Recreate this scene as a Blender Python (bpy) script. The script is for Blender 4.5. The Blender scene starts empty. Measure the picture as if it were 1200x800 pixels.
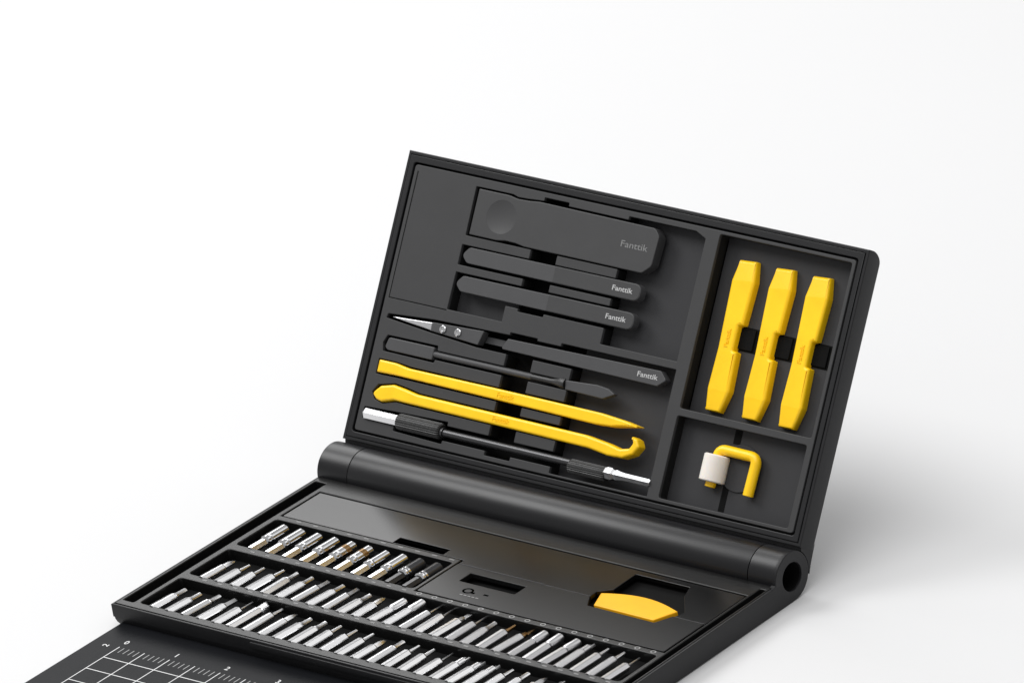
import bpy, bmesh, math, random
from mathutils import Vector, Matrix
from mathutils.geometry import tessellate_polygon
random.seed(7)
S = 0.001                      # everything below is written in millimetres
PI = math.pi
scene = bpy.context.scene
COL = scene.collection

# ------------------------------------------------------------------ materials
def mat(name, col, rough=0.5, metal=0.0, spec=0.5, bump=0.0, bscale=3000, coat=0.0, trans=0.0, sss=0.0,
        vary=0.0, vscale=40.0, rvary=0.0, coat_rough=0.1, aniso=None):
    m = bpy.data.materials.new(name); m.use_nodes = True
    nt = m.node_tree; b = nt.nodes['Principled BSDF']
    b.inputs['Base Color'].default_value = (*col, 1)
    b.inputs['Roughness'].default_value = rough
    b.inputs['Metallic'].default_value = metal
    b.inputs['Specular IOR Level'].default_value = spec
    if coat:
        b.inputs['Coat Weight'].default_value = coat; b.inputs['Coat Roughness'].default_value = coat_rough
    if trans: b.inputs['Transmission Weight'].default_value = trans
    if sss:
        b.inputs['Subsurface Weight'].default_value = sss; b.inputs['Subsurface Radius'].default_value = (1, .8, .6)
        b.inputs['Subsurface Scale'].default_value = 0.002
    tc = nt.nodes.new('ShaderNodeTexCoord')
    if bump:
        n = nt.nodes.new('ShaderNodeTexNoise'); n.inputs['Scale'].default_value = bscale
        n.inputs['Detail'].default_value = 3
        bp = nt.nodes.new('ShaderNodeBump'); bp.inputs['Strength'].default_value = bump
        bp.inputs['Distance'].default_value = 0.0001
        if aniso:
            mp = nt.nodes.new('ShaderNodeMapping'); mp.inputs['Scale'].default_value = aniso
            nt.links.new(tc.outputs['Object'], mp.inputs['Vector']); nt.links.new(mp.outputs[0], n.inputs['Vector'])
        else:
            nt.links.new(tc.outputs['Object'], n.inputs['Vector'])
        nt.links.new(n.outputs['Fac'], bp.inputs['Height']); nt.links.new(bp.outputs[0], b.inputs['Normal'])
    if vary or rvary:
        n2 = nt.nodes.new('ShaderNodeTexNoise'); n2.inputs['Scale'].default_value = vscale
        n2.inputs['Detail'].default_value = 5; n2.inputs['Roughness'].default_value = 0.6
        nt.links.new(tc.outputs['Object'], n2.inputs['Vector'])
        if vary:
            cr = nt.nodes.new('ShaderNodeValToRGB')
            cr.color_ramp.elements[0].position = 0.3; cr.color_ramp.elements[1].position = 0.7
            cr.color_ramp.elements[0].color = (*[c * (1 - vary) for c in col], 1)
            cr.color_ramp.elements[1].color = (*[min(1, c * (1 + vary)) for c in col], 1)
            nt.links.new(n2.outputs['Fac'], cr.inputs[0]); nt.links.new(cr.outputs[0], b.inputs['Base Color'])
        if rvary:
            mr = nt.nodes.new('ShaderNodeMapRange')
            mr.inputs['To Min'].default_value = max(0, rough - rvary); mr.inputs['To Max'].default_value = rough + rvary
            nt.links.new(n2.outputs['Fac'], mr.inputs[0]); nt.links.new(mr.outputs[0], b.inputs['Roughness'])
    return m

M = dict(
    case=mat('black_case_plastic', (.008, .008, .009), .42, spec=.3, bump=.25, bscale=2500, vary=.08, vscale=60, rvary=.04),
    barrel=mat('satin_black_barrel', (.005, .005, .006), .34, spec=.36, bump=.15, bscale=2500, rvary=.03),
    insert=mat('charcoal_lid_insert', (.033, .033, .034), .55, spec=.36, bump=.3, bscale=2200, vary=.05, vscale=50),
    floor_=mat('charcoal_pocket_floor', (.030, .030, .032), .6, spec=.25, bump=.3, bscale=2200, vary=.05, vscale=50),
    tray=mat('black_tray_plastic', (.005, .005, .005), .32, spec=.33, bump=.25, bscale=2200, vary=.06, vscale=50),
    shade_black=mat('painted_shade_black', (.003, .003, .003), .8, spec=.12),  # near-black that paints in the shade inside recesses and gaps
    shade_wall=mat('painted_shade_wall', (.009, .009, .009), .6, spec=.2, bump=.2, bscale=2200),  # insert plastic darkened: pocket shade is put into the colour
    cover=mat('glossy_black_cover', (.002, .002, .002), .22, spec=.36),
    matt=mat('black_cover_plate', (.006, .006, .006), .28, spec=.22),
    tool=mat('grey_tool_coating', (.050, .050, .052), .5, spec=.4, bump=.25, bscale=2600, vary=.05, vscale=80),
    tool_dark=mat('dark_grey_tool_coating', (.036, .036, .037), .5, spec=.4, bump=.25, bscale=2600, vary=.05, vscale=80),
    rubber=mat('black_rubber', (.015, .015, .015), .42, bump=.3),
    yellow=mat('yellow_nylon', (.97, .575, .003), .34, spec=.45, bump=.35, bscale=900, sss=.0, vary=.06, vscale=90, rvary=.05),
    amber=mat('amber_nylon', (.86, .42, .006), .4, spec=.35, bump=.3, bscale=900, vary=.05, vscale=90),
    steel=mat('brushed_steel', (.78, .78, .79), .25, 1.0, bump=.15, bscale=700, rvary=.06, vscale=500, aniso=(1, .08, 1)),
    steel2=mat('satin_steel', (.58, .58, .59), .32, 1.0, bump=.15, bscale=900, rvary=.06, vscale=500),
    chrome=mat('polished_chrome', (.66, .66, .67), .12, 1.0, rvary=.03, vscale=600),
    golden=mat('golden_metal', (.33, .20, .09), .25, 1.0, rvary=.05, vscale=600),
    blacksteel=mat('black_oxide_steel', (.05, .05, .052), .25, .6, rvary=.05, vscale=500),
    silicone=mat('milky_silicone', (.96, .88, .81), .32, trans=.18, sss=.4, bump=.1),
    cutmat=mat('black_mat_surface', (.005, .0055, .007), .5, spec=.12, bump=.5, bscale=1800, vary=.08, vscale=30),
    ink=mat('white_print', (.62, .62, .62), .5, vary=.05, vscale=300),
    inkmid=mat('pale_print', (.42, .42, .42), .5, vary=.05, vscale=300),
    inkgrey=mat('grey_print', (.26, .26, .26), .5, vary=.05, vscale=300),
    inkdim=mat('dim_print', (.17, .17, .17), .5, vary=.05, vscale=300),
    inkdark=mat('dark_print', (.001, .001, .001), .8, spec=0, vary=.05, vscale=300),
    ground=mat('white_studio_floor', (.60, .60, .603), .75, spec=.2, vary=.004, vscale=2),
)

M['silicone'].node_tree.nodes['Principled BSDF'].inputs['IOR'].default_value = 1.1

# ------------------------------------------------------------------ object helpers
def tag(o, label=None, cat=None, group=None, kind=None):
    if label: o['label'] = label
    if cat: o['category'] = cat
    if group: o['group'] = group
    if kind: o['kind'] = kind
    return o

def empty(name, mw, label, cat, group=None):
    o = bpy.data.objects.new(name, None); COL.objects.link(o); o.empty_display_size = .01
    o.matrix_world = mw
    return tag(o, label, cat, group)

def finish(name, bm, m, parent=None, mw=None, sharp=32):
    """bm in mm -> ONE mesh object"""
    caps = [not f.tag for f in bm.faces]
    bmesh.ops.recalc_face_normals(bm, faces=bm.faces[:])
    bmesh.ops.scale(bm, vec=(S, S, S), verts=bm.verts)
    me = bpy.data.meshes.new(name); bm.to_mesh(me); bm.free()
    me.set_sharp_from_angle(angle=math.radians(sharp))
    me.polygons.foreach_set('use_smooth', caps)
    mats = m if isinstance(m, (list, tuple)) else [m]
    for k in mats: me.materials.append(M[k] if isinstance(k, str) else k)
    o = bpy.data.objects.new(name, me); COL.objects.link(o)
    if parent is not None: o.parent = parent
    if mw is not None: o.matrix_world = mw
    return o

def T(x, y, z): return Matrix.Translation((x * S, y * S, z * S))

# ------------------------------------------------------------------ shape helpers (add to a bmesh, units mm)
def area(p): return sum(p[i][0] * p[(i + 1) % len(p)][1] - p[(i + 1) % len(p)][0] * p[i][1] for i in range(len(p))) / 2

def rnd(pts, r, n=5):
    """round the corners of a polygon; r is a number or a list per corner"""
    out = []; N = len(pts)
    for i in range(N):
        rr = r[i] if isinstance(r, (list, tuple)) else r
        p = Vector(pts[i]); a = Vector(pts[i - 1]) - p; b = Vector(pts[(i + 1) % N]) - p
        if rr <= 0 or a.length < 1e-6 or b.length < 1e-6: out.append(tuple(p)); continue
        ang = a.angle(b)
        if ang > PI - .02: out.append(tuple(p)); continue
        d = min(rr / math.tan(ang / 2), a.length * .49, b.length * .49)
        p0 = p + a.normalized() * d; p1 = p + b.normalized() * d
        for k in range(n + 1):
            t = k / n
            out.append(tuple(p0 * (1 - t) ** 2 + p * 2 * t * (1 - t) + p1 * t * t))
    res = []
    for q in out:
        if not res or (Vector(q) - Vector(res[-1])).length > 1e-4: res.append(q)
    if (Vector(res[0]) - Vector(res[-1])).length < 1e-4: res.pop()
    return res

def inset(p, d):
    """offset a CCW loop inwards by d (d < 0: outwards)"""
    N = len(p); out = []
    for i in range(N):
        a, b, c = Vector(p[i - 1]), Vector(p[i]), Vector(p[(i + 1) % N])
        e1 = (b - a).normalized(); e2 = (c - b).normalized()
        n1 = Vector((-e1.y, e1.x)); n2 = Vector((-e2.y, e2.x))
        m = n1 + n2
        if m.length < 1e-6: m = n1.copy()
        m.normalize(); k = max(.35, m.dot(n1))
        out.append(tuple(b + m * (d / k)))
    return out

def rect(x0, y0, x1, y1, r=0, n=5):
    p = [(x0, y0), (x1, y0), (x1, y1), (x0, y1)]
    return rnd(p, r, n) if r else p

def plate(bm, outer, z0, z1, bt=.3, bb=0.0, holes=(), bbh=None, seg=3, mi=0, hb=None):
    """solid slab between z0 and z1 with rounded top (bt) and bottom (bb) edges and through holes"""
    hb = bt if hb is None else hb
    loops = [(list(outer) if area(outer) > 0 else list(outer)[::-1], 1)]
    for h in holes: loops.append((list(h) if area(h) > 0 else list(h)[::-1], -1))
    bbh = bb if bbh is None else bbh
    faces = []
    rings_top = []; rings_bot = []
    for p, s in loops:
        b_t = bt if s == 1 else hb
        b_b = bb if s == 1 else 0
        prof = []
        if b_b > 0:
            for k in range(seg * 2 + 1):
                t = k / (seg * 2) * PI / 2
                prof.append((b_b * (1 - math.sin(t)), z0 + bbh * (1 - math.cos(t))))
        else: prof.append((0, z0))
        if b_t > 0:
            for k in range(seg + 1):
                t = k / seg * PI / 2
                prof.append((b_t * (1 - math.cos(t)), z1 - b_t + b_t * math.sin(t)))
        else: prof.append((0, z1))
        rr = []
        for d, z in prof:
            q = inset(p, s * d) if abs(d) > 1e-6 else p
            rr.append([bm.verts.new((x, y, z)) for x, y in q])
        n = len(p)
        for a, b in zip(rr[:-1], rr[1:]):
            for i in range(n):
                j = (i + 1) % n
                try: f = bm.faces.new((a[i], a[j], b[j], b[i])); f.material_index = mi
                except ValueError: pass
        rings_bot.append(rr[0]); rings_top.append(rr[-1])
    for rings in (rings_top, rings_bot):
        flat = [v for r in rings for v in r]
        tris = tessellate_polygon([[v.co.copy() for v in r] for r in rings])
        for t in tris:
            try: f = bm.faces.new([flat[i] for i in t]); f.material_index = mi; f.tag = True
            except ValueError: pass
    return bm

def box(bm, x0, x1, y0, y1, z0, z1, b=.2, mi=0, r=0):
    return plate(bm, rect(x0, y0, x1, y1, r), z0, z1, bt=b, mi=mi, seg=2)

def sweep(bm, pts, radii, n=16, cap=True, mi=0, flat=1.0, phase=0):
    """tube of varying radius through 3-D points"""
    pts = [Vector(p) for p in pts]; rings = []
    up = Vector((0, 0, 1))
    for i, p in enumerate(pts):
        if i == 0: t = pts[1] - pts[0]
        elif i == len(pts) - 1: t = pts[-1] - pts[-2]
        else: t = (pts[i] - pts[i - 1]).normalized() + (pts[i + 1] - pts[i]).normalized()
        if t.length < 1e-9: t = pts[i + 1] - pts[i - 1]
        t.normalize()
        a = t.cross(up)
        if a.length < 1e-3: a = t.cross(Vector((0, 1, 0)))
        a.normalize(); b = a.cross(t).normalized()
        r = radii[i] if isinstance(radii, (list, tuple)) else radii
        rings.append([bm.verts.new(p + a * math.cos(2 * PI * (k + phase) / n) * r + b * math.sin(2 * PI * (k + phase) / n) * r * flat) for k in range(n)])
    for A, B in zip(rings[:-1], rings[1:]):
        for k in range(n):
            f = bm.faces.new((A[k], A[(k + 1) % n], B[(k + 1) % n], B[k])); f.material_index = mi
    if cap:
        for r in (rings[0][::-1], rings[-1]):
            f = bm.faces.new(r); f.material_index = mi
    return bm

def lathe(bm, prof, axis='x', n=32, o=(0, 0, 0), mi=0, phase=0, closed=False):
    """profile [(t, r)] spun around an axis through o"""
    rings = []
    for t, r in prof:
        ring = []
        for k in range(n):
            a = 2 * PI * (k + phase) / n; c, s = math.cos(a) * r, math.sin(a) * r
            v = {'x': (t, c, s), 'y': (c, t, s), 'z': (c, s, t)}[axis]
            ring.append(bm.verts.new((v[0] + o[0], v[1] + o[1], v[2] + o[2])))
        rings.append(ring)
    pairs = list(zip(rings[:-1], rings[1:]))
    if closed: pairs.append((rings[-1], rings[0]))
    for A, B in pairs:
        for k in range(n):
            f = bm.faces.new((A[k], A[(k + 1) % n], B[(k + 1) % n], B[k])); f.material_index = mi
    if not closed:
        for r in (rings[0][::-1], rings[-1]):
            f = bm.faces.new(r); f.material_index = mi
    return bm

def text_bm(txt, size, depth=.08, wide=1.0, bold=0.0, space=1.0):
    cu = bpy.data.curves.new('lettering', 'FONT'); cu.body = txt; cu.size = size; cu.extrude = depth / 2
    cu.offset = bold; cu.space_character = space; cu.align_x = 'CENTER'; cu.align_y = 'CENTER'; cu.resolution_u = 3
    o = bpy.data.objects.new('lettering', cu); COL.objects.link(o)
    dg = bpy.context.evaluated_depsgraph_get(); me = bpy.data.meshes.new_from_object(o.evaluated_get(dg))
    bm = bmesh.new(); bm.from_mesh(me)
    bpy.data.objects.remove(o); bpy.data.curves.remove(cu); bpy.data.meshes.remove(me)
    bmesh.ops.scale(bm, vec=(wide, 1, 1), verts=bm.verts)
    return bm

def lettering(name, txt, size, m, parent, loc, rotz=0, **k):
    bm = text_bm(txt, size, **k)
    if rotz: bmesh.ops.rotate(bm, verts=bm.verts, cent=(0, 0, 0), matrix=Matrix.Rotation(rotz, 3, 'Z'))
    bmesh.ops.translate(bm, vec=loc, verts=bm.verts)
    return finish(name, bm, m, parent)

# ------------------------------------------------------------------ frames
W, D = 250.0, 145.5
HZ, HR = -0.36, 11.6
TH = math.radians(32.92)
L_ = Vector((0, math.sin(TH), math.cos(TH))); N_ = Vector((0, -math.cos(TH), math.sin(TH)))
O_ = Vector((0, 0, HZ)) + N_ * HZ
LID = Matrix(((1, 0, 0, 0), (0, L_.y, N_.y, O_.y * S), (0, L_.z, N_.z, O_.z * S), (0, 0, 0, 1)))   # u, v, normal

# ------------------------------------------------------------------ the ground
bm = bmesh.new()
g = [bm.verts.new(p) for p in ((-6000, -6000, -12.05), (6000, -6000, -12.05), (6000, 6000, -12.05), (-6000, 6000, -12.05))]
bm.faces.new(g)
tag(finish('ground', bm, 'ground'), kind='structure')

# ------------------------------------------------------------------ the case
case = empty('tool_case', T(W / 2, -D / 2, -12), 'open black plastic tool case with hinged lid standing on the white floor', 'tool case')
CI = case.matrix_world.inverted()
def cpart(name, bm, m, frame=None, parent=None, label=None, sharp=32):
    """part of the case: mesh given in base or lid millimetres"""
    o = finish(name, bm, m, None, None, sharp)
    p = parent or case
    o.parent = p
    o.matrix_parent_inverse = Matrix.Identity(4)
    o.matrix_world = frame if frame is not None else Matrix.Identity(4)
    bpy.context.view_layer.update()
    fm = frame if frame is not None else Matrix.Identity(4)
    o.matrix_basis = pw(p).inverted() @ fm
    if label: o['label'] = label
    return o
def pw(o):
    m = o.matrix_basis.copy()
    while o.parent: o = o.parent; m = o.matrix_basis @ m
    return m

# base shell: rim, rounded underside, side grooves, bit wells, recesses
wellA = rect(11.6, -79.0, 108.6, -52.3, 2.0)
wellB = rect(11.6, -109.4, 242.2, -83.6, 2.0)
wellC = rect(11.0, -139.8, 242.2, -113.8, 2.0)
grooveL = rect(2.6, -140.6, 8.3, -15.5, .8)
grooveR = rect(244.6, -140.6, 247.6, -15.5, .6)
bay = rect(11.0, -51.0, 243.4, -22.9, .8)                      # bay under the long glossy cover
bay2 = [(112.4, -51.0), (243.4, -51.0), (243.4, -80.2), (112.4, -80.2)]
bayL = [(11.0, -22.9), (11.0, -48.9), (110.6, -48.9), (110.6, -80.4), (243.4, -80.4), (243.4, -22.9)]
bm = bmesh.new()
plate(bm, rect(1.25, -D + 1.25, W - 1.25, -7.4), -5.4, 0, bt=.3, holes=[wellA, wellB, wellC, grooveL, grooveR, bayL], hb=.45)
base = cpart('base_tray', bm, 'tray')
bm = bmesh.new()
plate(bm, rect(.3, -D + .3, W - .3, -8.0), -12.0, -5.4, bt=0, bb=4.0, bbh=6.0)
for v in bm.verts:
    if v.co.x > W / 2: v.co.x = W - (W - v.co.x) * .3
plate(bm, rect(0, -D, W, -7.4), -6.4, -.25, bt=.35, holes=[rect(.95, -D + .95, W - .95, -8.4)], hb=.15)
# end plates that run from the side walls round the hinge
def yz_plate(bm, outer, x0, x1, hole, b=.4):
    b2 = bmesh.new(); plate(b2, outer, 0, x1 - x0, bt=b, holes=[hole] if hole else [], hb=.3)
    vm = {}
    for v in b2.verts: vm[v] = bm.verts.new((x0 + v.co.z, v.co.x, v.co.y))
    for f in b2.faces:
        g_ = bm.faces.new([vm[v] for v in f.verts]); g_.tag = f.tag
    b2.free()
ringo = [(HR * math.cos(math.radians(a)), HZ + HR * math.sin(math.radians(a))) for a in range(176, -91, -7)]
yz_plate(bm, [(-D + 2, -.3), (-13.5, -.3)] + ringo + [(-8, -12.0), (-30, -11.8), (-D + 9, -11.6), (-D + 4, -9)], W - 2.2, W - .02,
         [(6.6 * math.cos(2 * PI * k / 48), HZ + 6.6 * math.sin(2 * PI * k / 48)) for k in range(48)])
box(bm, 76, 176, -D - .9, -D + 2, -3.9, -1.3, .35)              # finger lip of the front edge
shell = cpart('base_shell', bm, 'case')
# floors of the wells (near-black, shade put into the colour)
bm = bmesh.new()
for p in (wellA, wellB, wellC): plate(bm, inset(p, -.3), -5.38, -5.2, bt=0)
cpart('well_shade_floor', bm, 'shade_black', parent=base)
# slim printed step lines around the covers
# long glossy cover (reflective) with two finger slots and the thumb opening
slot1 = rect(71.8, -48.4, 99.6, -42.6, .5)
thumb = rnd([(188.6, -26.6), (220.0, -26.6), (227.2, -41.0), (227.2, -47.4), (221.8, -59.6), (188.2, -59.0), (183.2, -47.8), (184.6, -44.0)], [1, 3, 3, .5, .5, .5, .5, 1])
bm = bmesh.new()
plate(bm, rnd([(11.5, -23.5), (11.5, -48.3), (111.2, -48.3), (111.2, -51.9), (182.2, -51.9), (182.0, -47.2), (187.5, -42.6), (187.3, -27.0), (216, -27.0), (219, -35), (228.2, -46.8), (226.8, -51.9), (242.8, -51.9), (242.8, -23.5)],
             [.6, .6, .3, .6, .2, .4, .6, .6, 1, 3, .6, .2, .3, .6]), -2.2, -.25, bt=.25, holes=[rect(72.2, -47.9, 99.4, -42.8, .5)])
cover = cpart('storage_cover', bm, 'cover')
bm = bmesh.new()
plate(bm, rnd([(111.3, -52.35), (111.3, -79.9), (242.8, -79.9), (242.8, -52.35), (226.4, -52.35), (222.6, -60.3), (187.0, -59.7), (182.6, -52.35)], [.6, .8, .8, .3, .2, .5, .5, .2]), -2.2, .1, bt=.3,
      holes=[rect(122.4, -65.0, 152.0, -57.2, .5)])
lock = cpart('battery_cover', bm, 'matt')
# thumb opening joins both covers: recess floor below, its shade painted in near-black
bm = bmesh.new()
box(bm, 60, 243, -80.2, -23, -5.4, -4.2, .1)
cpart('recess_shade_floor', bm, 'shade_black', parent=base)
# printed ring marks beside each bit
def ringmark(bm, x, y, z, r=1.15, w=.42, n=18, sx=1.0):
    a = []; b = []; c = []; d = []
    for k in range(n):
        t = 2 * PI * k / n
        a.append(bm.verts.new((x + math.cos(t) * r * sx, y + math.sin(t) * r, z)))
        b.append(bm.verts.new((x + math.cos(t) * (r - w) * sx, y + math.sin(t) * (r - w), z)))
    for k in range(n): bm.faces.new((a[k], a[(k + 1) % n], b[(k + 1) % n], b[k]))
bm = bmesh.new()
for k in range(11, 27): ringmark(bm, 19 + 8.3 * k + 4, -82.0, .05, sx=1.15)
cpart('ring_mark', bm, 'inkgrey', parent=base)
bm = bmesh.new()
for k in range(0, 11): box(bm, 22 + 8.3 * k, 24.2 + 8.3 * k, -82.3, -81.4, .02, .06, 0)
cpart('printed_size_mark', bm, 'inkdim', parent=base); bm = bmesh.new()
for k in range(0, 10): box(bm, 21 + 9.35 * k, 23.6 + 9.35 * k, -50.9, -50.1, .02, .06, 0)
cpart('printed_size_mark', bm, 'inkdim', parent=base); bm = bmesh.new()
for k in range(0, 27): box(bm, 21.2 + 8.3 * k, 23.6 + 8.3 * k, -112.2, -111.3, .02, .06, 0)
cpart('printed_size_mark', bm, 'inkdim', parent=base)
bm = bmesh.new()
ringmark(bm, 131.9, -71.0, .13, r=2.3, w=.9, n=24, sx=1.2); box(bm, 134.2, 136.0, -72.4, -71.2, .12, .16, 0)
box(bm, 140.4, 142.8, -71.6, -70.6, .12, .16, 0)
cpart('lock_mark', bm, 'inkdark', parent=lock)
bm = bmesh.new()
for k in range(5): box(bm, 130.5 + 2.1 * k, 132.0 + 2.1 * k, -75.2 , -74.6, .12, .15, 0)
cpart('faint_caption', bm, 'inkdim', parent=lock)
# lighter grey strip painting in the highlight on the glossy cover's step
bm = bmesh.new(); box(bm, 112.4, 158, -52.3, -51.95, -.4, .22, .08)
cpart('cover_edge_highlight', bm, 'tool', parent=cover)

# hinge barrel
bm = bmesh.new()
def barrel(x0, x1, r):
    e = .18
    return [(x0, r - e), (x0 + e, r), (x1 - e, r), (x1, r - e)]
lathe(bm, [(16.9, HR - .05), (17.1, HR + .0), (234.6, HR + .0), (234.8, HR - .05)], 'x', 96, (0, 0, HZ))
hinge = cpart('hinge_barrel', bm, 'barrel', sharp=40)
bm = bmesh.new()
lathe(bm, barrel(0, 16.6, HR), 'x', 96, (0, 0, HZ))
cpart('hinge_end_cap', bm, 'barrel', sharp=40)
bm = bmesh.new()
lathe(bm, [(235.1, HR - .2), (235.3, HR), (W - 1.6, HR), (W - 1.6, 6.65), (W - 12, 6.65), (W - 12, .05)], 'x', 96, (0, 0, HZ))
endcap = cpart('hinge_end_cap', bm, 'barrel', sharp=40)
bm = bmesh.new(); lathe(bm, [(W - 12.2, 6.62), (W - 1.2, 6.62), (W - 1.2, 6.5), (W - 11.8, 6.5), (W - 11.8, .05), (W - 12.2, .05)], 'x', 64, (0, 0, HZ))
cpart('hinge_bore', bm, 'shade_black', parent=endcap)
# inner core shown in the two thin seams
bm = bmesh.new(); lathe(bm, [(10, HR - .7), (236, HR - .7)], 'x', 48, (0, 0, HZ))
cpart('hinge_pin', bm, 'shade_black', parent=hinge)

# lid shell
bm = bmesh.new()
RT = 8.0
def lid_loop(i):
    side = [D - RT + RT * math.sin(math.radians(a)) for a in range(0, 90, 9)] + [D]
    return [(i, 13.2 + i), (W - i, 13.2 + i)] + [(W - i, v) for v in side if v < D - i - .01] + [(W - i, D - i), (i, D - i)] + [(i, v) for v in side[::-1] if v < D - i - .01]
plate(bm, lid_loop(0), -10.9, -.35, bt=.4, bb=1.2, bbh=1.6, seg=3, holes=[rect(1.45, 14.65, W - 1.45, D - 1.45)], hb=.1)
plate(bm, rect(1.8, 15.0, W - 1.8, D - 1.8), -9.0, 0, bt=.3, holes=[rect(4.3, 17.4, 245.7, 140.8, 1.6, 5)], hb=.35)
for v in bm.verts:
    e = v.co.y - (D - RT)
    if e > 0:
        zm = -10.9 + RT - math.sqrt(max(0, RT * RT - e * e))
        if v.co.z < zm: v.co.z = zm
# hole closed from behind by a back panel
plate(bm, rect(3.0, 16.0, 247, 142), -10.6, -9.6, bt=0)
lid = cpart('lid_shell', bm, 'case', LID)
# lower hem of the lid that wraps behind the barrel
bm = bmesh.new()
prof = []
for k in range(13):
    a = TH + PI / 2 + k / 12 * math.radians(75)    # from lid back direction round below
    prof.append(a)
def hem(bm):
    outer = []; inner = []
    # in lid coordinates (v, o): barrel centre at v=0, o=0 (about)
    for k in range(15):
        a = math.radians(180 - 5 - k * 5.5)          # angle measured from +o towards... back side
        outer.append((math.sin(a) * 0, 0))
    return
pts = [(16, -11.0), (16, -1.6), (13.2, -1.6)]
arc = [(math.sin(t) * 11.95, -math.cos(t) * 11.95 + .36) for t in [math.radians(d) for d in (86, 78, 70, 62, 54, 46, 38, 30, 22, 14, 6, 0)]]
arc = [(v, min(o, -1.6)) for v, o in arc if o < -1.6]
poly = [(16, -10.7), (16, -1.6), (13.2, -1.6)] + [q for q in arc if q[0] > 3] + [(3, -11.9), (8, -11.2)]
def prism_u(bm, poly, u0, u1):
    A = [bm.verts.new((u0, p[0], p[1])) for p in poly]; B = [bm.verts.new((u1, p[0], p[1])) for p in poly]
    n = len(poly)
    for i in range(n): bm.faces.new((A[i], A[(i + 1) % n], B[(i + 1) % n], B[i]))
    for R in (A, B):
        for t in tessellate_polygon([[v.co.copy() for v in R]]):
            try: bm.faces.new([R[i] for i in t])
            except ValueError: pass
prism_u(bm, poly, .6, W - .3)
cpart('lid_hem', bm, 'case', LID, parent=lid)

# lid insert
H_up = [(123.8, 135.8), (123.8, 137.4), (160, 137.4), (165.6, 135), (165.6, 79.8), (124, 79.8), (124, 87.0), (91, 87.0), (91, 85.7), (77, 85.7), (77, 87.0),
        (70, 87.0), (70, 79.8), (39.7, 79.8), (39.9, 97.0), (76, 97.0), (76, 100.3), (39.8, 100.3), (39.8, 109.5), (76.6, 109.5), (76.6, 113.7), (40.4, 113.7),
        (40.2, 136.0), (60.5, 136.0), (63.5, 135.2), (69, 135.4), (77.6, 136.0), (77.6, 137.6), (91, 137.6), (91, 136.0)]
H_low = [(8.6, 70.2), (9.2, 72.2), (34, 74.0), (76, 74.8), (76, 76.0), (91, 76.0), (91, 74.9), (104, 74.9), (104, 76.3), (166.3, 76.3), (166.3, 19.3), (113, 19.3), (113, 22.2),
         (91, 22.2), (91, 20.4), (77, 20.4), (77, 22.4), (53.2, 22.4), (53.2, 20.8), (26, 21.6), (26, 23.8), (8.2, 24.2), (8.0, 29.4), (26.5, 30.2), (54.2, 31.0), (54.2, 29.2),
         (77, 29.2), (77, 34.1), (32, 34.1), (24, 34.3), (17, 32.4), (12.2, 33.6), (10.2, 36.6), (12.6, 40.4), (21.6, 42.4), (29, 41.6), (36, 40.5), (77, 40.5), (77, 44.8),
         (22, 45.0), (9.8, 44.8), (9.8, 51.8), (20, 51.8), (28, 51.1), (76.5, 51.1), (76.5, 56.6), (39.6, 56.6), (39.2, 55.2), (10.8, 55.4), (9.9, 59.2), (11.6, 62.8), (39.6, 63.0),
         (39.8, 60.8), (76.5, 60.8), (76.5, 66.2), (60, 66.2), (34, 68.0)]
trU = rect(172.6, 60.3, 242.9, 138.4, 1.2, 4)
trL = rect(172.4, 19.9, 241.6, 57.0, 1.2, 4)
seam = [(7.2, 137.0), (7.2, 79.2), (39.4, 79.2), (39.4, 79.5), (7.55, 79.5), (7.55, 137.0)]
islands = [(91, 109.5, 124, 113.6), (90.8, 97.0, 124.2, 100.3), (91, 60.8, 112.2, 66.3), (91, 51.3, 112.2, 56.6), (91, 40.8, 112.6, 44.6), (91, 28.9, 112.6, 33.9)]
bm = bmesh.new()
plate(bm, rect(5.3, 18.3, 244.7, 139.9, 1.6, 5), -1.7, -.15, bt=.3, holes=[rnd(H_up, .35, 2), rnd(H_low, .35, 2), trU, trL, seam], hb=.28, seg=2)
for a in islands: plate(bm, rect(*a, .3, 2), -1.7, -.2, bt=.28, seg=2)
insert = cpart('lid_insert', bm, 'insert', LID, parent=lid)
bm = bmesh.new()
plate(bm, rect(5.35, 18.35, 244.65, 139.85, 1.6, 5), -8.7, -1.72, bt=0, holes=[rnd(H_up, .35, 2), rnd(H_low, .35, 2), trU, trL, seam], seg=2)
for a in islands: plate(bm, rect(*a, .3, 2), -8.8, -1.72, bt=0, seg=2)
cpart('pocket_wall', bm, 'shade_wall', LID, parent=lid)  # walls below the insert face, shade painted in as black
bm = bmesh.new()
plate(bm, [(112.9, 19.0), (170.5, 19.0), (170.5, 139.0), (124.1, 139.0), (124.1, 78.5), (112.9, 78.5)], -8.6, -7.1, bt=0)
cpart('pocket_floor', bm, 'floor_', LID, parent=lid)
bm = bmesh.new()
plate(bm, rect(38.5, 78.8, 72, 90.5), -8.6, -7.1, bt=0)
cpart('pocket_floor', bm, 'floor_', LID, parent=lid)
bm = bmesh.new()
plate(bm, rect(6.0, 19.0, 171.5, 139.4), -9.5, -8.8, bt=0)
cpart('pocket_shade_floor', bm, 'shade_black', LID, parent=lid)  # narrow pocket floors, same plastic with its shade painted in
bm = bmesh.new()
plate(bm, rect(171.2, 58.8, 244.4, 139.7), -9.5, -7.6, bt=0, holes=[])
plate(bm, rect(171.0, 19.0, 244.4, 58.6), -9.5, -6.4, bt=.0)
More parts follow.
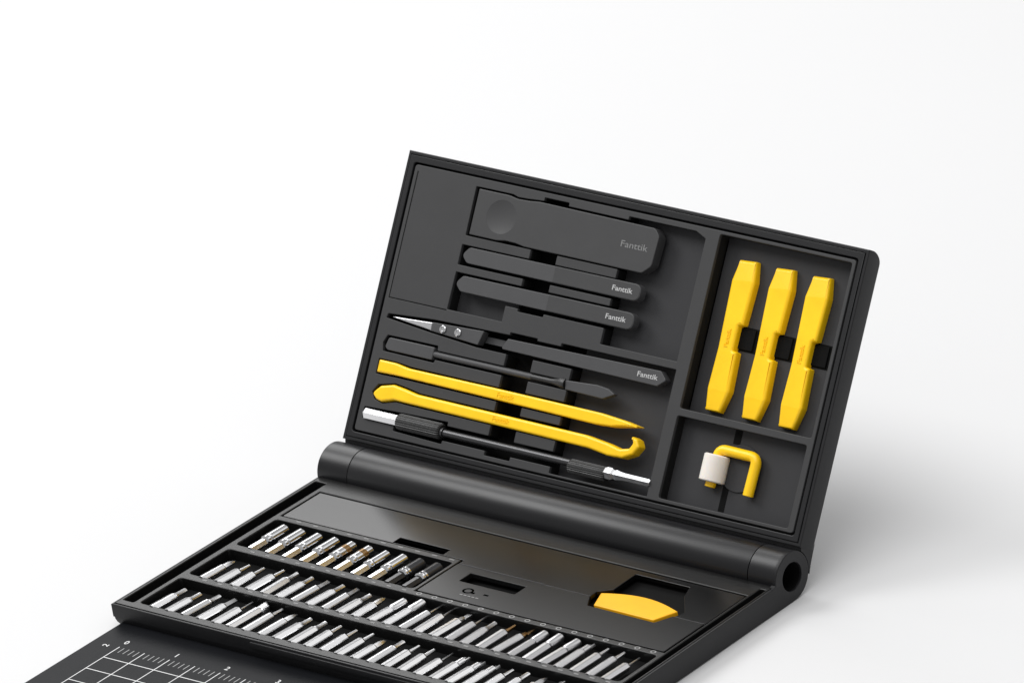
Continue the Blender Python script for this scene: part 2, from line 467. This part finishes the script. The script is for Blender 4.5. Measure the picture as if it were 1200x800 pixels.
# upright inner walls of the two right-hand boxes
box_floor = cpart('box_floor', bm, 'floor_', LID, parent=lid)
bm = bmesh.new()
for a in [(171.0, 58.2, 172.6, 139.6), (242.9, 58.2, 244.5, 139.6), (172.6, 138.4, 242.9, 139.6), (172.6, 57.2, 242.9, 60.2), (171.0, 19.0, 172.4, 57.1), (241.6, 19.0, 244.4, 57.1), (172.4, 18.9, 241.6, 19.9)]:
    plate(bm, rect(*a), -9.4, -6.62, bt=0)
cpart('box_wall', bm, 'shade_wall', LID, parent=lid)  # shade on these walls is painted into their colour
# slot shade painted in as thin black sheets, and raised disc, in the box floors
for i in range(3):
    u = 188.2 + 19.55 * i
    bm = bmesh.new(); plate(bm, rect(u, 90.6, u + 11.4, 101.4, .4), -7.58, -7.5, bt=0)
    cpart('clip_slot_shade', bm, 'shade_black', LID, parent=lid)
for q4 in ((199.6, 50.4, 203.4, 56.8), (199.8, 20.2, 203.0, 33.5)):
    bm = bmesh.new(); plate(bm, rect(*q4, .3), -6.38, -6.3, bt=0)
    cpart('clip_slot_shade', bm, 'shade_black', LID, parent=lid)
bm = bmesh.new()
lathe(bm, [(-6.4, 10.6), (-5.9, 10.6), (-5.7, 10.4)], 'z', 48, (206.5, 40.5, 0))
cpart('raised_disc', bm, 'floor_', LID, parent=lid)
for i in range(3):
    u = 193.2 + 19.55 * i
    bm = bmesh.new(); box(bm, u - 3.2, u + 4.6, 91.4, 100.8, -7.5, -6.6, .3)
    cpart('holding_clip', bm, 'shade_black', LID, parent=lid)

# ------------------------------------------------------------------ tools in the lid
def ltool(name, u, v, o, label, cat, group=None):
    return empty(name, LID @ T(u, v, o), label, cat, group)
def rel(pts, u, v): return [(a - u, b - v) for a, b in pts]

# big flat tool with a thumb dimple
t = ltool('flat_tool', 90, 124.5, 0, 'large dark grey flat tool with a round thumb dimple at the top of the lid', 'tool')
p = rnd(rel([(42.6, 114.5), (57.5, 114.4), (62.5, 115.1), (68, 115.0), (73, 114.3), (137.4, 114.2), (141.6, 118.0), (142.2, 131.6), (139.2, 134.7), (76, 135.2), (70, 134.6), (64, 134.4), (59, 135.2), (42.6, 135.2)], 90, 124.5), [.4, 1, 3, 3, 1, 3, 3.2, 3, 3, 1, 3, 3, 1, .4], 5)
bm = bmesh.new(); dim = [(57.7 - 90 + 8.0 * math.cos(2 * PI * k / 40), 125.0 - 124.5 + 7.6 * math.sin(2 * PI * k / 40)) for k in range(40)]
plate(bm, p, -4.6, .55, bt=.35, holes=[dim], hb=.05)
# shallow dish in the dimple
rings = []
for j in range(7):
    r = 1 - j / 6.0; z = .52 - .75 * (1 - r * r)
    rings.append([bm.verts.new((57.7 - 90 + 8.05 * max(r, .02) * math.cos(2 * PI * k / 40), .5 + 7.65 * max(r, .02) * math.sin(2 * PI * k / 40), z)) for k in range(40)])
for A, B in zip(rings[:-1], rings[1:]):
    for k in range(40): bm.faces.new((A[k], A[(k + 1) % 40], B[(k + 1) % 40], B[k]))
bm.faces.new(rings[-1])
finish('tool_body', bm, 'tool_dark', t)
lettering('printed_word', 'Fanttik', 4.1, 'inkdim', t, (130.3 - 90, 125.0 - 124.5, .6), wide=1.3, bold=.02)

# two grey round-ended pry tools
def pry(v, label):
    t = ltool('metal_spudger', 90, v, 0, label, 'pry tool', 'grey metal pry tools in the upper lid tray')
    p = rnd([(-48.8, -.4), (-45.5, 3.5), (49.0, 3.8), (49.0, -3.8), (-45.4, -3.6)], [2.2, 2.5, 3.7, 3.7, 2.5], 7)
    bm = bmesh.new(); plate(bm, p, -3.9, .2, bt=.3)
    finish('blade', bm, 'tool', t)
    bm = bmesh.new(); plate(bm, rnd([(1.9, -3.45), (1.9, 3.45), (48.7, 3.5), (48.7, -3.5)], [.3, .3, 3.4, 3.4], 7), .15, .34, bt=.12)
    finish('grip_plate', bm, 'tool_dark', t)
    lettering('printed_word', 'Fanttik', 3.2, 'inkmid', t, (39.3, 0, .46), bold=.05, wide=1.25)
    return t
pry(105.3, 'grey flat pry tool with white lettering directly below the large flat tool')
pry(92.4, 'grey flat pry tool with white lettering, second of the two below the large flat tool')

# tweezers
t = ltool('tweezers', 90, 70.6, 0, 'grey tweezers with a pointed silver tip and two bright screws', 'tweezers')
bm = bmesh.new()
plate(bm, rnd(rel([(34, 68.8), (60.6, 67.3), (62.4, 73.9), (34, 72.7)], 90, 70.6), [.2, .6, .6, .2]), -3.6, .3, bt=.3)
plate(bm, rnd(rel([(73.2, 68.0), (75.8, 73.0), (159.0, 74.2), (162.8, 70.6), (158.6, 67.3)], 90, 70.6), [1, 1, 1.2, 1.0, 1.2]), -3.6, .3, bt=.3)
plate(bm, rnd(rel([(60.6, 69.0), (74.6, 69.0), (75.0, 72.0), (61.0, 72.0)], 90, 70.6), .1), -4.9, -4.2, bt=.1)
finish('handle', bm, 'tool', t)
bm = bmesh.new()
plate(bm, rnd(rel([(10.2, 71.2), (34.0, 69.0), (34.0, 72.5)], 90, 70.6), [.3, .05, .05]), -2.2, .1, bt=.3)
finish('tip', bm, 'steel2', t)
for q in (40.5, 48.8):
    bm = bmesh.new(); lathe(bm, [(.2, 1.75), (.75, 1.75), (1.0, 1.45), (1.0, .9), (.7, .7), (.7, .05)], 'z', 24, (q - 90, 0, 0))
    finish('screw', bm, 'chrome', t)
lettering('printed_word', 'Fanttik', 3.2, 'inkmid', t, (152.6 - 90, .2, .36), bold=.05, wide=1.25)

# slim knife spudger
t = ltool('knife_spudger', 75, 59.2, 0, 'thin dark grey spudger with a blunt handle and pointed knife end below the tweezers', 'pry tool')
bm = bmesh.new(); plate(bm, rnd(rel([(11.7, 57.4), (12.8, 61.9), (38.3, 62.0), (38.1, 56.2), (13.5, 56.2)], 75, 59.2), [1.2, 1.5, .6, .6, 1.5]), -4.2, .2, bt=.4)
finish('handle', bm, 'tool', t)
bm = bmesh.new(); sweep(bm, [(38.0 - 75, -.2, -1.4), (92 - 75, -.2, -1.4)], 1.45, 16)
finish('shaft', bm, 'tool', t)
bm = bmesh.new(); sweep(bm, [(92 - 75, -.2, -1.4), (103 - 75, -.1, -1.4), (107 - 75, 0, -1.3), (108.5 - 75, .1, -1.2), (110.6 - 75, .1, -1.2)], [1.4, 1.4, 2.0, 2.5, 2.5], 16)
finish('collar', bm, 'rubber', t)
bm = bmesh.new(); plate(bm, rnd(rel([(110.4, 60.9), (127.7, 62.0), (134, 61.4), (138.0, 59.6), (132.0, 56.5), (111.4, 56.8)], 75, 59.2), [.3, 1.5, 1.5, .5, 1.5, .3]), -2.6, .1, bt=.4)
finish('knife_end', bm, 'tool', t)

# yellow flat spudger
t = ltool('nylon_spudger', 80, 47.8, 0, 'long straight yellow plastic pry stick ending in a sharp point', 'pry stick')
bm = bmesh.new()
p = rnd(rel([(11.0, 45.6), (21.5, 45.9), (78, 45.5), (131.4, 44.9), (140, 45.5), (155.2, 48.2), (147, 49.4), (133.3, 50.4), (77, 50.5), (27.5, 50.3), (20, 51.3), (11.0, 51.3)], 80, 47.8),
        [.6, 2, 2, 4, 2, .3, 2, 3, 2, 2, 2, .6])
plate(bm, p, -4.0, 1.1, bt=.85, seg=4)
finish('stick_body', bm, 'yellow', t)
lettering('embossed_word', 'Fanttik', 3.4, 'yellow', t, (2, 0, 1.14), depth=.4)

# yellow hooked spudger
t = ltool('hooked_spudger', 80, 37.4, 0, 'long yellow plastic pry stick with a curved hook at its right end', 'pry stick')
bm = bmesh.new()
p = rnd(rel([(11.6, 35.6), (14, 33.6), (17, 33.0), (23.4, 34.9), (30.6, 34.8), (80, 34.5), (131.0, 34.0), (141.8, 32.7), (149.7, 33.1), (154.8, 35.6), (157.3, 39.6), (155.4, 42.6), (151.7, 43.8),
             (153.6, 40.6), (152.2, 38.0), (147.6, 36.9), (140.4, 38.2), (128.3, 39.5), (80, 39.7), (35.2, 39.9), (27.8, 41.0), (21.6, 41.7), (14.9, 40.0), (12.0, 37.0)], 80, 37.4), 1.2, 4)
plate(bm, p, -4.0, 1.1, bt=1.1, seg=4)
finish('stick_body', bm, 'yellow', t)
lettering('embossed_word', 'Fanttik', 3.4, 'yellow', t, (2.5, -.3, 1.14), depth=.4)

# black extension driver
t = ltool('driver_extension', 88, 26.2, 0, 'black bit driver with knurled grips and a silver end along the bottom of the lid', 'driver')
bm = bmesh.new(); lathe(bm, [(9.4 - 88, 2.2), (9.8 - 88, 2.65), (28.6 - 88, 2.65)], 'x', 6, (0, .3, -.3), phase=.5)
finish('steel_end', bm, 'chrome', t, sharp=20)
def knurl(bm, x0, x1, r, c, n=22):
    rings = []
    xs = [(x0, r * .82), (x0 + .5, r * .97), (x0 + .9, r)] + [(x0 + .9 + (x1 - x0 - 1.8) * k / 6, r) for k in range(1, 7)] + [(x1 - .5, r * .97), (x1, r * .82)]
    for x, q in xs:
        ring = []
        for k in range(n * 4):
            a = 2 * PI * k / (n * 4); rr = q * (1 - (.075 if k % 4 < 2 else 0))
            ring.append(bm.verts.new((x, c[0] + math.cos(a) * rr, c[1] + math.sin(a) * rr)))
        rings.append(ring)
    for A, B in zip(rings[:-1], rings[1:]):
        for k in range(len(A)): bm.faces.new((A[k], A[(k + 1) % len(A)], B[(k + 1) % len(A)], B[k]))
    bm.faces.new(rings[0][::-1]); bm.faces.new(rings[-1])
bm = bmesh.new(); knurl(bm, 27.6 - 88, 51.8 - 88, 3.7, (.1, -1.0))
finish('knurled_grip', bm, 'rubber', t, sharp=25)
bm = bmesh.new(); lathe(bm, [(51.6 - 88, 2.4), (53.0 - 88, 2.4), (53.0 - 88, 1.8), (123.4 - 88, 1.8)], 'x', 28, (0, -.3, -1.0))
finish('shaft', bm, 'blacksteel', t, sharp=30)
bm = bmesh.new(); knurl(bm, 122.8 - 88, 142.8 - 88, 3.3, (-2.6, -1.0))
bmesh.ops.translate(bm, vec=(0, 1.0, 0), verts=bm.verts)
finish('knurled_grip', bm, 'rubber', t, sharp=25)
bm = bmesh.new(); lathe(bm, [(142.4 - 88, 2.5), (144 - 88, 3.0), (146.4 - 88, 3.0), (147.4 - 88, 2.2), (149 - 88, 2.6), (151 - 88, 2.1), (153 - 88, 1.9), (166.0 - 88, 1.8), (166.6 - 88, 1.4)], 'x', 6, (0, -.9, -.5), phase=.5)
finish('steel_tip', bm, 'steel2', t, sharp=30)

# three yellow blades
lab = ['leftmost of the three upright yellow plastic pry blades', 'middle of the three upright yellow plastic pry blades', 'rightmost of the three upright yellow plastic pry blades']
blade0 = None
for i in range(3):
    mw = LID @ T(187.2 + 19.55 * i, 95.9, -7.4)
    if i == 0:
        t = empty('plastic_blade', mw, lab[0], 'pry blade', 'yellow pry blades in the lid box')
        p = rnd([(-4.6, -33.8), (3.4, -33.8), (6.0, -24.0), (5.2, -6.4), (3.1, -5.9), (3.1, 5.2), (5.4, 5.8), (6.2, 25), (4.4, 34.2), (-4.5, 33.6), (-5.8, 24.0), (-5.2, 6), (-4.8, -6), (-5.4, -24.0)],
                [.3, .3, 4, .6, .4, .4, .6, 4, .3, .3, 5, 6, 6, 5], 4)
        bm = bmesh.new(); plate(bm, p, 0, 4.2, bt=1.3, seg=4)
        for v in bm.verts:                                  # ends thin out to an edge
            e = max(0, (abs(v.co.y) - 26) / 8)
            if v.co.z > 2: v.co.z -= 1.0 * e * e
        finish('blade_body', bm, 'yellow', t, sharp=38)
        lettering('embossed_word', 'Fanttik', 3.0, 'yellow', t, (-.6, -1, 4.25), rotz=PI / 2, depth=.5)
        blade0 = t
    else:
        t = blade0.copy(); COL.objects.link(t); t.matrix_world = mw; t['label'] = lab[i]
        for ch in blade0.children:
            c = ch.copy(); COL.objects.link(c); c.parent = t

# yellow hex key and silicone sleeve
t = ltool('bent_key', 207, 40, -3.6, 'small yellow U shaped key clipped in the lower right box of the lid', 'key')
def bend(pts, r, n=7):
    out = [Vector(pts[0])]
    for i in range(1, len(pts) - 1):
        p = Vector(pts[i]); a = (Vector(pts[i - 1]) - p).normalized(); b = (Vector(pts[i + 1]) - p).normalized()
        p0 = p + a * r; p1 = p + b * r
        for k in range(n + 1):
            s = k / n; out.append(p0 * (1 - s) ** 2 + p * 2 * s * (1 - s) + p1 * s * s)
    out.append(Vector(pts[-1])); return out
path = bend([(195.0 - 207, 29.6 - 40, 0), (195.6 - 207, 46.9 - 40, 0), (215.8 - 207, 46.7 - 40, 0), (215.4 - 207, 29.4 - 40, 0)], 3.6)
rad = [2.35] * len(path)
path = [path[0] + (path[1] - path[0]).normalized() * .0] + path; 
d0 = (path[2] - path[1]).normalized(); d1 = (path[-2] - path[-1]).normalized()
path = [path[1] - d0 * .0] + [path[1] + d0 * .25] + path[2:-1] + [path[-1] + d1 * .25, path[-1]]
rad = [1.95] + [2.35] * (len(path) - 2) + [1.95]
bm = bmesh.new(); sweep(bm, path, rad, 20)
finish('key_body', bm, 'yellow', t, sharp=40)
t = ltool('clear_sleeve', 195.3, 38.0, -3.6, 'milky clear silicone sleeve slipped over the left leg of the yellow key', 'sleeve')
bm = bmesh.new()
lathe(bm, [(-6.1, 5.0), (-5.6, 5.7), (5.6, 5.7), (6.1, 5.0), (6.1, 2.45), (-6.1, 2.45)], 'y', 32, (0, 0, 0), closed=True)
finish('sleeve_wall', bm, 'silicone', t, sharp=40)

# ------------------------------------------------------------------ yellow magnetiser under the thumb opening
bm = bmesh.new()
p = [(184.9, -47.9)] + [(184.9 + 40.7 * k / 12.0, -47.9 + 4.7 * math.sin(PI * k / 12.0) ** .9) for k in range(1, 12)] + [(225.6, -47.7), (221.0, -58.6), (189.0, -58.1)]
p = rnd(p, [.3] + [0] * 11 + [.4, .4, .4])
bmesh.ops.translate(bm, vec=(0, 0, 0), verts=bm.verts)
cx, cy = 203.8, -50.8
plate(bm, [(a - 205, b + 52) for a, b in p], -3.8, -.8, bt=.4)
o = finish('magnetizer', bm, 'amber', None, T(cx, cy, 0))
tag(o, 'yellow arched plastic block showing through the opening in the black cover', 'magnetizer')

# ------------------------------------------------------------------ driver bits
def hexbar(bm, y0, y1, r, mi=0, taper=1.2):
    """hexagonal bar whose six edges are broken by narrow flats"""
    angs = []
    for k in range(6): angs += [PI / 3 * k - math.radians(6.5), PI / 3 * k + math.radians(6.5)]
    rings = []
    for y, q in [(y0 - 1.2, r * .98), (y0 + .4, r), (y1 - taper, r), (y1, r * .62)]:
        rings.append([bm.verts.new((q * math.cos(a), y, q * math.sin(a))) for a in angs])
    for A, B in zip(rings[:-1], rings[1:]):
        for k in range(12): bm.faces.new((A[k], A[(k + 1) % 12], B[(k + 1) % 12], B[k]))
    bm.faces.new(rings[0][::-1]); bm.faces.new(rings[-1])
tipdefs = {
    'round pin': lambda bm: lathe(bm, [(0, .95), (3.0, .75), (5.2, .65), (5.6, .3)], 'y', 12),
    'thick cross': lambda bm: lathe(bm, [(0, 1.35), (2.6, 1.3), (4.6, .8), (5.8, .25)], 'y', 8),
    'thin needle': lambda bm: lathe(bm, [(0, .7), (1.0, .45), (6.4, .4), (6.8, .15)], 'y', 10),
    'star': lambda bm: lathe(bm, [(0, 1.5), (1.2, 1.15), (5.0, 1.1), (5.3, .9)], 'y', 12),
    'flat blade': lambda bm: (lathe(bm, [(0, 1.2), (2.0, 1.1), (2.4, .9)], 'y', 12), plate(bm, rnd([(-1.2, 2), (1.2, 2), (1.2, 5.6), (-1.2, 5.6)], .1), -.3, .3, bt=.08)),
    'square': lambda bm: lathe(bm, [(0, 1.4), (1.0, 1.15), (5.2, 1.05), (5.5, .8)], 'y', 4),
    'stepped socket': lambda bm: lathe(bm, [(0, 1.7), (.6, 1.9), (6.4, 1.9), (6.8, 1.6), (6.8, 1.1), (5.2, 1.0), (5.2, .05)], 'y', 20),
    'slanted chisel': lambda bm: plate(bm, rnd([(-1.9, -.4), (1.9, -.4), (1.9, 3.0), (-1.9, 5.6)], .1), -1.2, 1.0, bt=.5),
    'fork': lambda bm: (lathe(bm, [(0, 1.5), (3.2, 1.5)], 'y', 14), plate(bm, [(-1.5, 3.1), (-.5, 3.1), (-.5, 5.4), (-1.5, 5.4)], -.5, .5, bt=.1), plate(bm, [(.5, 3.1), (1.5, 3.1), (1.5, 5.4), (.5, 5.4)], -.5, .5, bt=.1)),
}
tipmesh = {}
def tip_data(kind, m):
    if (kind, m) not in tipmesh:
        bm = bmesh.new(); tipdefs[kind](bm); bmesh.ops.scale(bm, vec=(1.12, 1.3, 1.12), verts=bm.verts); o = finish('tip', bm, m, sharp=28); tipmesh[(kind, m)] = o.data; bpy.data.objects.remove(o)
    return tipmesh[(kind, m)]
shank = {}
for L in (13.4, 15.6, 17.6, 19.0):
    bm = bmesh.new(); hexbar(bm, 0, L, 2.08); o = finish('shank', bm, 'steel', sharp=20); shank[L] = o.data; bpy.data.objects.remove(o)
    bm = bmesh.new(); hexbar(bm, 0, L, 2.08); o = finish('shank', bm, 'steel2', sharp=20); shank[(L, 2)] = o.data; bpy.data.objects.remove(o)
ords = ['first', 'second', 'third', 'fourth', 'fifth', 'sixth', 'seventh', 'eighth', 'ninth', 'tenth', 'eleventh', 'twelfth', 'thirteenth', 'fourteenth', 'fifteenth', 'sixteenth', 'seventeenth',
        'eighteenth', 'nineteenth', 'twentieth', 'twenty-first', 'twenty-second', 'twenty-third', 'twenty-fourth', 'twenty-fifth', 'twenty-sixth', 'twenty-seventh']
def bit(x, y, z, L, kind, label, group, gold=None, shaded=False, roll=0):
    mw = T(x + random.uniform(-.25, .25), y, z) @ Matrix.Rotation(-.035 + random.uniform(-.012, .012), 4, 'X') @ Matrix.Rotation(random.uniform(-.025, .025), 4, 'Z')
    t = empty('driver_bit', mw, label, 'driver bit', group)
    a = bpy.data.objects.new('shank', shank[(L, 2)] if shaded else shank[L]); COL.objects.link(a); a.parent = t
    a.rotation_euler = (0, roll, 0)
    b = bpy.data.objects.new('tip', tip_data(kind, gold or ('steel2' if shaded else 'steel'))); COL.objects.link(b); b.parent = t
    b.location = (0, (L - .3) * S, 0); b.rotation_euler = (0, roll, 0)
    if gold == 'golden': b['label'] = 'brass coloured tip'
rowC = ['stepped socket', 'stepped socket', 'star', 'square', 'thin needle', 'slanted chisel', 'round pin', 'thick cross', 'star', 'star', 'round pin', 'round pin', 'round pin', 'thick cross', 'star',
        'round pin', 'round pin', 'thin needle', 'fork', 'fork', 'fork', 'round pin', 'star', 'thick cross', 'flat blade']
LC = [13.4, 13.4, 15.6, 15.6, 15.6, 19.0, 17.6, 15.6, 15.6, 15.6, 15.6, 15.6, 15.6, 13.4, 15.6, 15.6, 15.6, 15.6, 15.6, 15.6, 15.6, 15.6, 15.6, 15.6, 15.6]
for k, kind in enumerate(rowC):
    bit(18.0 + 8.33 * k, -139.4, -1.5, LC[k], 'star' if (kind == 'stepped socket') else kind, 'steel driver bit with a %s tip, %s from the left in the front row' % ('star' if kind == 'stepped socket' else kind, ords[k]),
        'driver bits in the front row', roll=-.27 + random.uniform(-.2, .2))
rowB = ['thick cross', 'round pin', 'round pin', 'round pin', 'star', 'star', 'square', 'star', 'square', 'star', 'thick cross', 'stepped socket', 'stepped socket', 'thin needle', 'thin needle', 'flat blade', 'thin needle', 'star',
        'round pin', 'flat blade', 'stepped socket', 'stepped socket', 'stepped socket', 'fork', 'round pin', 'round pin', 'thin needle']
LB = [13.4, 13.4, 13.4, 15.6, 15.6, 15.6, 15.6, 15.6, 15.6, 13.4, 13.4, 13.4, 15.6, 17.6, 17.6, 17.6, 17.6, 15.6, 17.6, 17.6, 15.6, 15.6, 15.6, 17.6, 17.6, 17.6, 15.6]
for k, kind in enumerate(rowB):
    gold = 'golden' if k in (18, 19) else None
    bit(19.0 + 8.28 * k, -109.1, -1.5, LB[k], kind, 'steel driver bit with a %s tip, %s from the left in the middle row' % (kind if not gold else 'brass coloured', ords[k]),
        'driver bits in the middle row', gold, shaded=k > 15, roll=-.27 + random.uniform(-.2, .2))  # right-hand bits take darker steel: their dimmer reflections are painted in
# back row: nut driver sockets with thin shanks
def socket_parts(style):
    parts = []
    bm = bmesh.new(); lathe(bm, [(-1.2, 1.85), (.2, 1.9), (9.2, 1.9)], 'y', 6)
    parts.append(('shank', bm, 'blacksteel' if style == 'black' else 'steel', 20))
    bm = bmesh.new()
    if style == 'black': lathe(bm, [(8.6, 2.2), (9.2, 2.9), (10.0, 2.9), (10.1, 2.3), (10.9, 2.3), (11.0, 2.9), (12.0, 2.9), (12.2, 2.4)], 'y', 24)
    else: lathe(bm, [(8.2, 2.0), (8.8, 2.7), (10.2, 2.7), (10.4, 2.2), (11.0, 2.2), (11.2, 2.8)], 'y', 24)
    parts.append(('collar', bm, 'chrome', 30))
    bm = bmesh.new()
    r = 2.75 if style != 'slim' else 2.4
    lathe(bm, [(11.0, r - .3), (11.4, r), (21.4, r), (21.9, r - .3), (21.9, r - 1.0), (18, r - 1.1), (18, .05)], 'y', 24)
    parts.append(('socket', bm, {'black': 'blacksteel', 'gold': 'chrome', 'plain': 'chrome', 'slim': 'chrome'}[style], 30))
    if style == 'gold':
        bm = bmesh.new(); lathe(bm, [(15.0, 2.7), (15.1, 2.82), (18.0, 2.82), (18.1, 2.7)], 'y', 24)
        parts.append(('reflection', bm, 'golden', 30))  # brownish ring paints in the reflection of the yellow lid tools
    return parts
proto = {}
rowA = ['plain', 'plain', 'plain', 'plain', 'gold', 'gold', 'slim', 'plain', 'black', 'black']
desc = {'plain': 'chrome nut driver socket', 'gold': 'nut driver socket with a brass band', 'slim': 'slim chrome nut driver socket', 'black': 'black nut driver socket with bright ring'}
for k, st in enumerate(rowA):
    mw = T(19.6 + 9.38 * k, -78.3, -1.2) @ Matrix.Rotation(-.02, 4, 'X')
    t = empty('nut_driver_bit', mw, '%s, %s from left in the back row' % (desc[st], ords[k]), 'socket bit', 'socket bits in the short back row')
    if st not in proto:
        proto[st] = []
        for n, b, m, sh in socket_parts(st):
            o = finish(n, b, m, t, sharp=sh); proto[st].append(o)
    else:
        for o in proto[st]:
            c = o.copy(); COL.objects.link(c); c.parent = t

# ------------------------------------------------------------------ the mat
t = empty('work_mat', T(125, -200, -12), 'black ruled work mat with white grid lines sticking out from under the case', 'work mat')
bm = bmesh.new(); plate(bm, [(a - 125, b + 200) for a, b in rect(3.4, -345, 246.6, -120, 2)], .05, 3.0, bt=.25)
finish('mat_sheet', bm, 'cutmat', t)
gx, gy = 13.68, 10.85; X0, Y0 = 17.9, -172.6
bm = bmesh.new()
def q(bm, x0, x1, y0, y1, z=3.04):
    v = [bm.verts.new(p) for p in ((x0 - 125, y0 + 200, z), (x1 - 125, y0 + 200, z), (x1 - 125, y1 + 200, z), (x0 - 125, y1 + 200, z))]; bm.faces.new(v)
NX, NY = 15, 13; w = .22
for j in range(NY + 1): q(bm, X0 - w, X0 + NX * gx + w, Y0 - j * gy - w, Y0 - j * gy + w, 3.04)
for i in range(NX + 1): q(bm, X0 + i * gx - w, X0 + i * gx + w, Y0 - NY * gy, -162.6, 3.06)
finish('grid_line', bm, 'ink', t)
bm = bmesh.new()
for i in range(NX * 5):
    if i % 5: q(bm, X0 + i * gx / 5 - .22, X0 + i * gx / 5 + .22, -167.0, -162.8, 3.05)
finish('ruler_tick', bm, 'inkgrey', t)
for i in range(8):
    lettering('ruler_number', str(i), 4.0, 'ink', t, (X0 + .2 + i * 2 * gx - 125, -158.4 + 200, 3.06), depth=.04, bold=.05)
lettering('ruler_number', '2', 4.0, 'ink', t, (11.6 - 125, -163.9 + 200, 3.06), rotz=PI / 2, depth=.04, bold=.05)

# ------------------------------------------------------------------ camera
az, el = math.radians(25.2343), math.radians(31.1751)
CP = dict(dist=2493.5114, tx=992.1788, ty=-43.3401, tz=4.9463, F=7568.34, sx=2092.7763, sy=760.7171)
d = Vector((math.sin(az) * math.cos(el), -math.cos(az) * math.cos(el), math.sin(el)))
cam = bpy.data.cameras.new('camera'); co = bpy.data.objects.new('camera', cam); COL.objects.link(co)
co.location = (Vector((CP['tx'], CP['ty'], CP['tz'])) + d * CP['dist']) * S
co.rotation_euler = (-d).to_track_quat('-Z', 'Y').to_euler()
cam.sensor_width = 36; cam.sensor_fit = 'HORIZONTAL'; cam.lens = CP['F'] / 1200 * 36
cam.shift_x = -CP['sx'] / 1200; cam.shift_y = CP['sy'] / 1200
cam.clip_start = .05; cam.clip_end = 100
scene.camera = co

# ------------------------------------------------------------------ light: white studio with one large softbox from the left
w = bpy.data.worlds.new('World'); scene.world = w; w.use_nodes = True
bg = w.node_tree.nodes['Background']; bg.inputs[0].default_value = (1, 1, 1, 1); bg.inputs[1].default_value = .5
def softbox(name, loc, target, sx, sy, power):
    l = bpy.data.lights.new(name, 'AREA'); l.shape = 'RECTANGLE'; l.size = sx; l.size_y = sy; l.energy = power
    o = bpy.data.objects.new(name, l); COL.objects.link(o); o.location = loc
    o.rotation_euler = (Vector(target) - Vector(loc)).to_track_quat('-Z', 'Y').to_euler()
    return o
softbox('key_softbox', (-1.7, -.55, 2.1), (.12, -.03, .03), 1.2, 1.2, 38)
softbox('back_softbox', (-1.9, 1.3, 1.9), (.1, 0, .03), 1.5, 1.5, 32)
softbox('top_softbox', (.2, -.6, 2.7), (.12, 0, 0), 2.2, 2.2, 50)
softbox('added_rim_light', (1.3, 1.7, 1.5), (.12, -.08, 0), 1.4, 1.4, 4)  # added unseen light that brightens the right-hand facets of the bits
scene.cycles.caustics_reflective = False; scene.cycles.caustics_refractive = False

scene.view_settings.view_transform = 'Standard'; scene.view_settings.look = 'None'
scene.view_settings.exposure = 0; scene.view_settings.gamma = 1
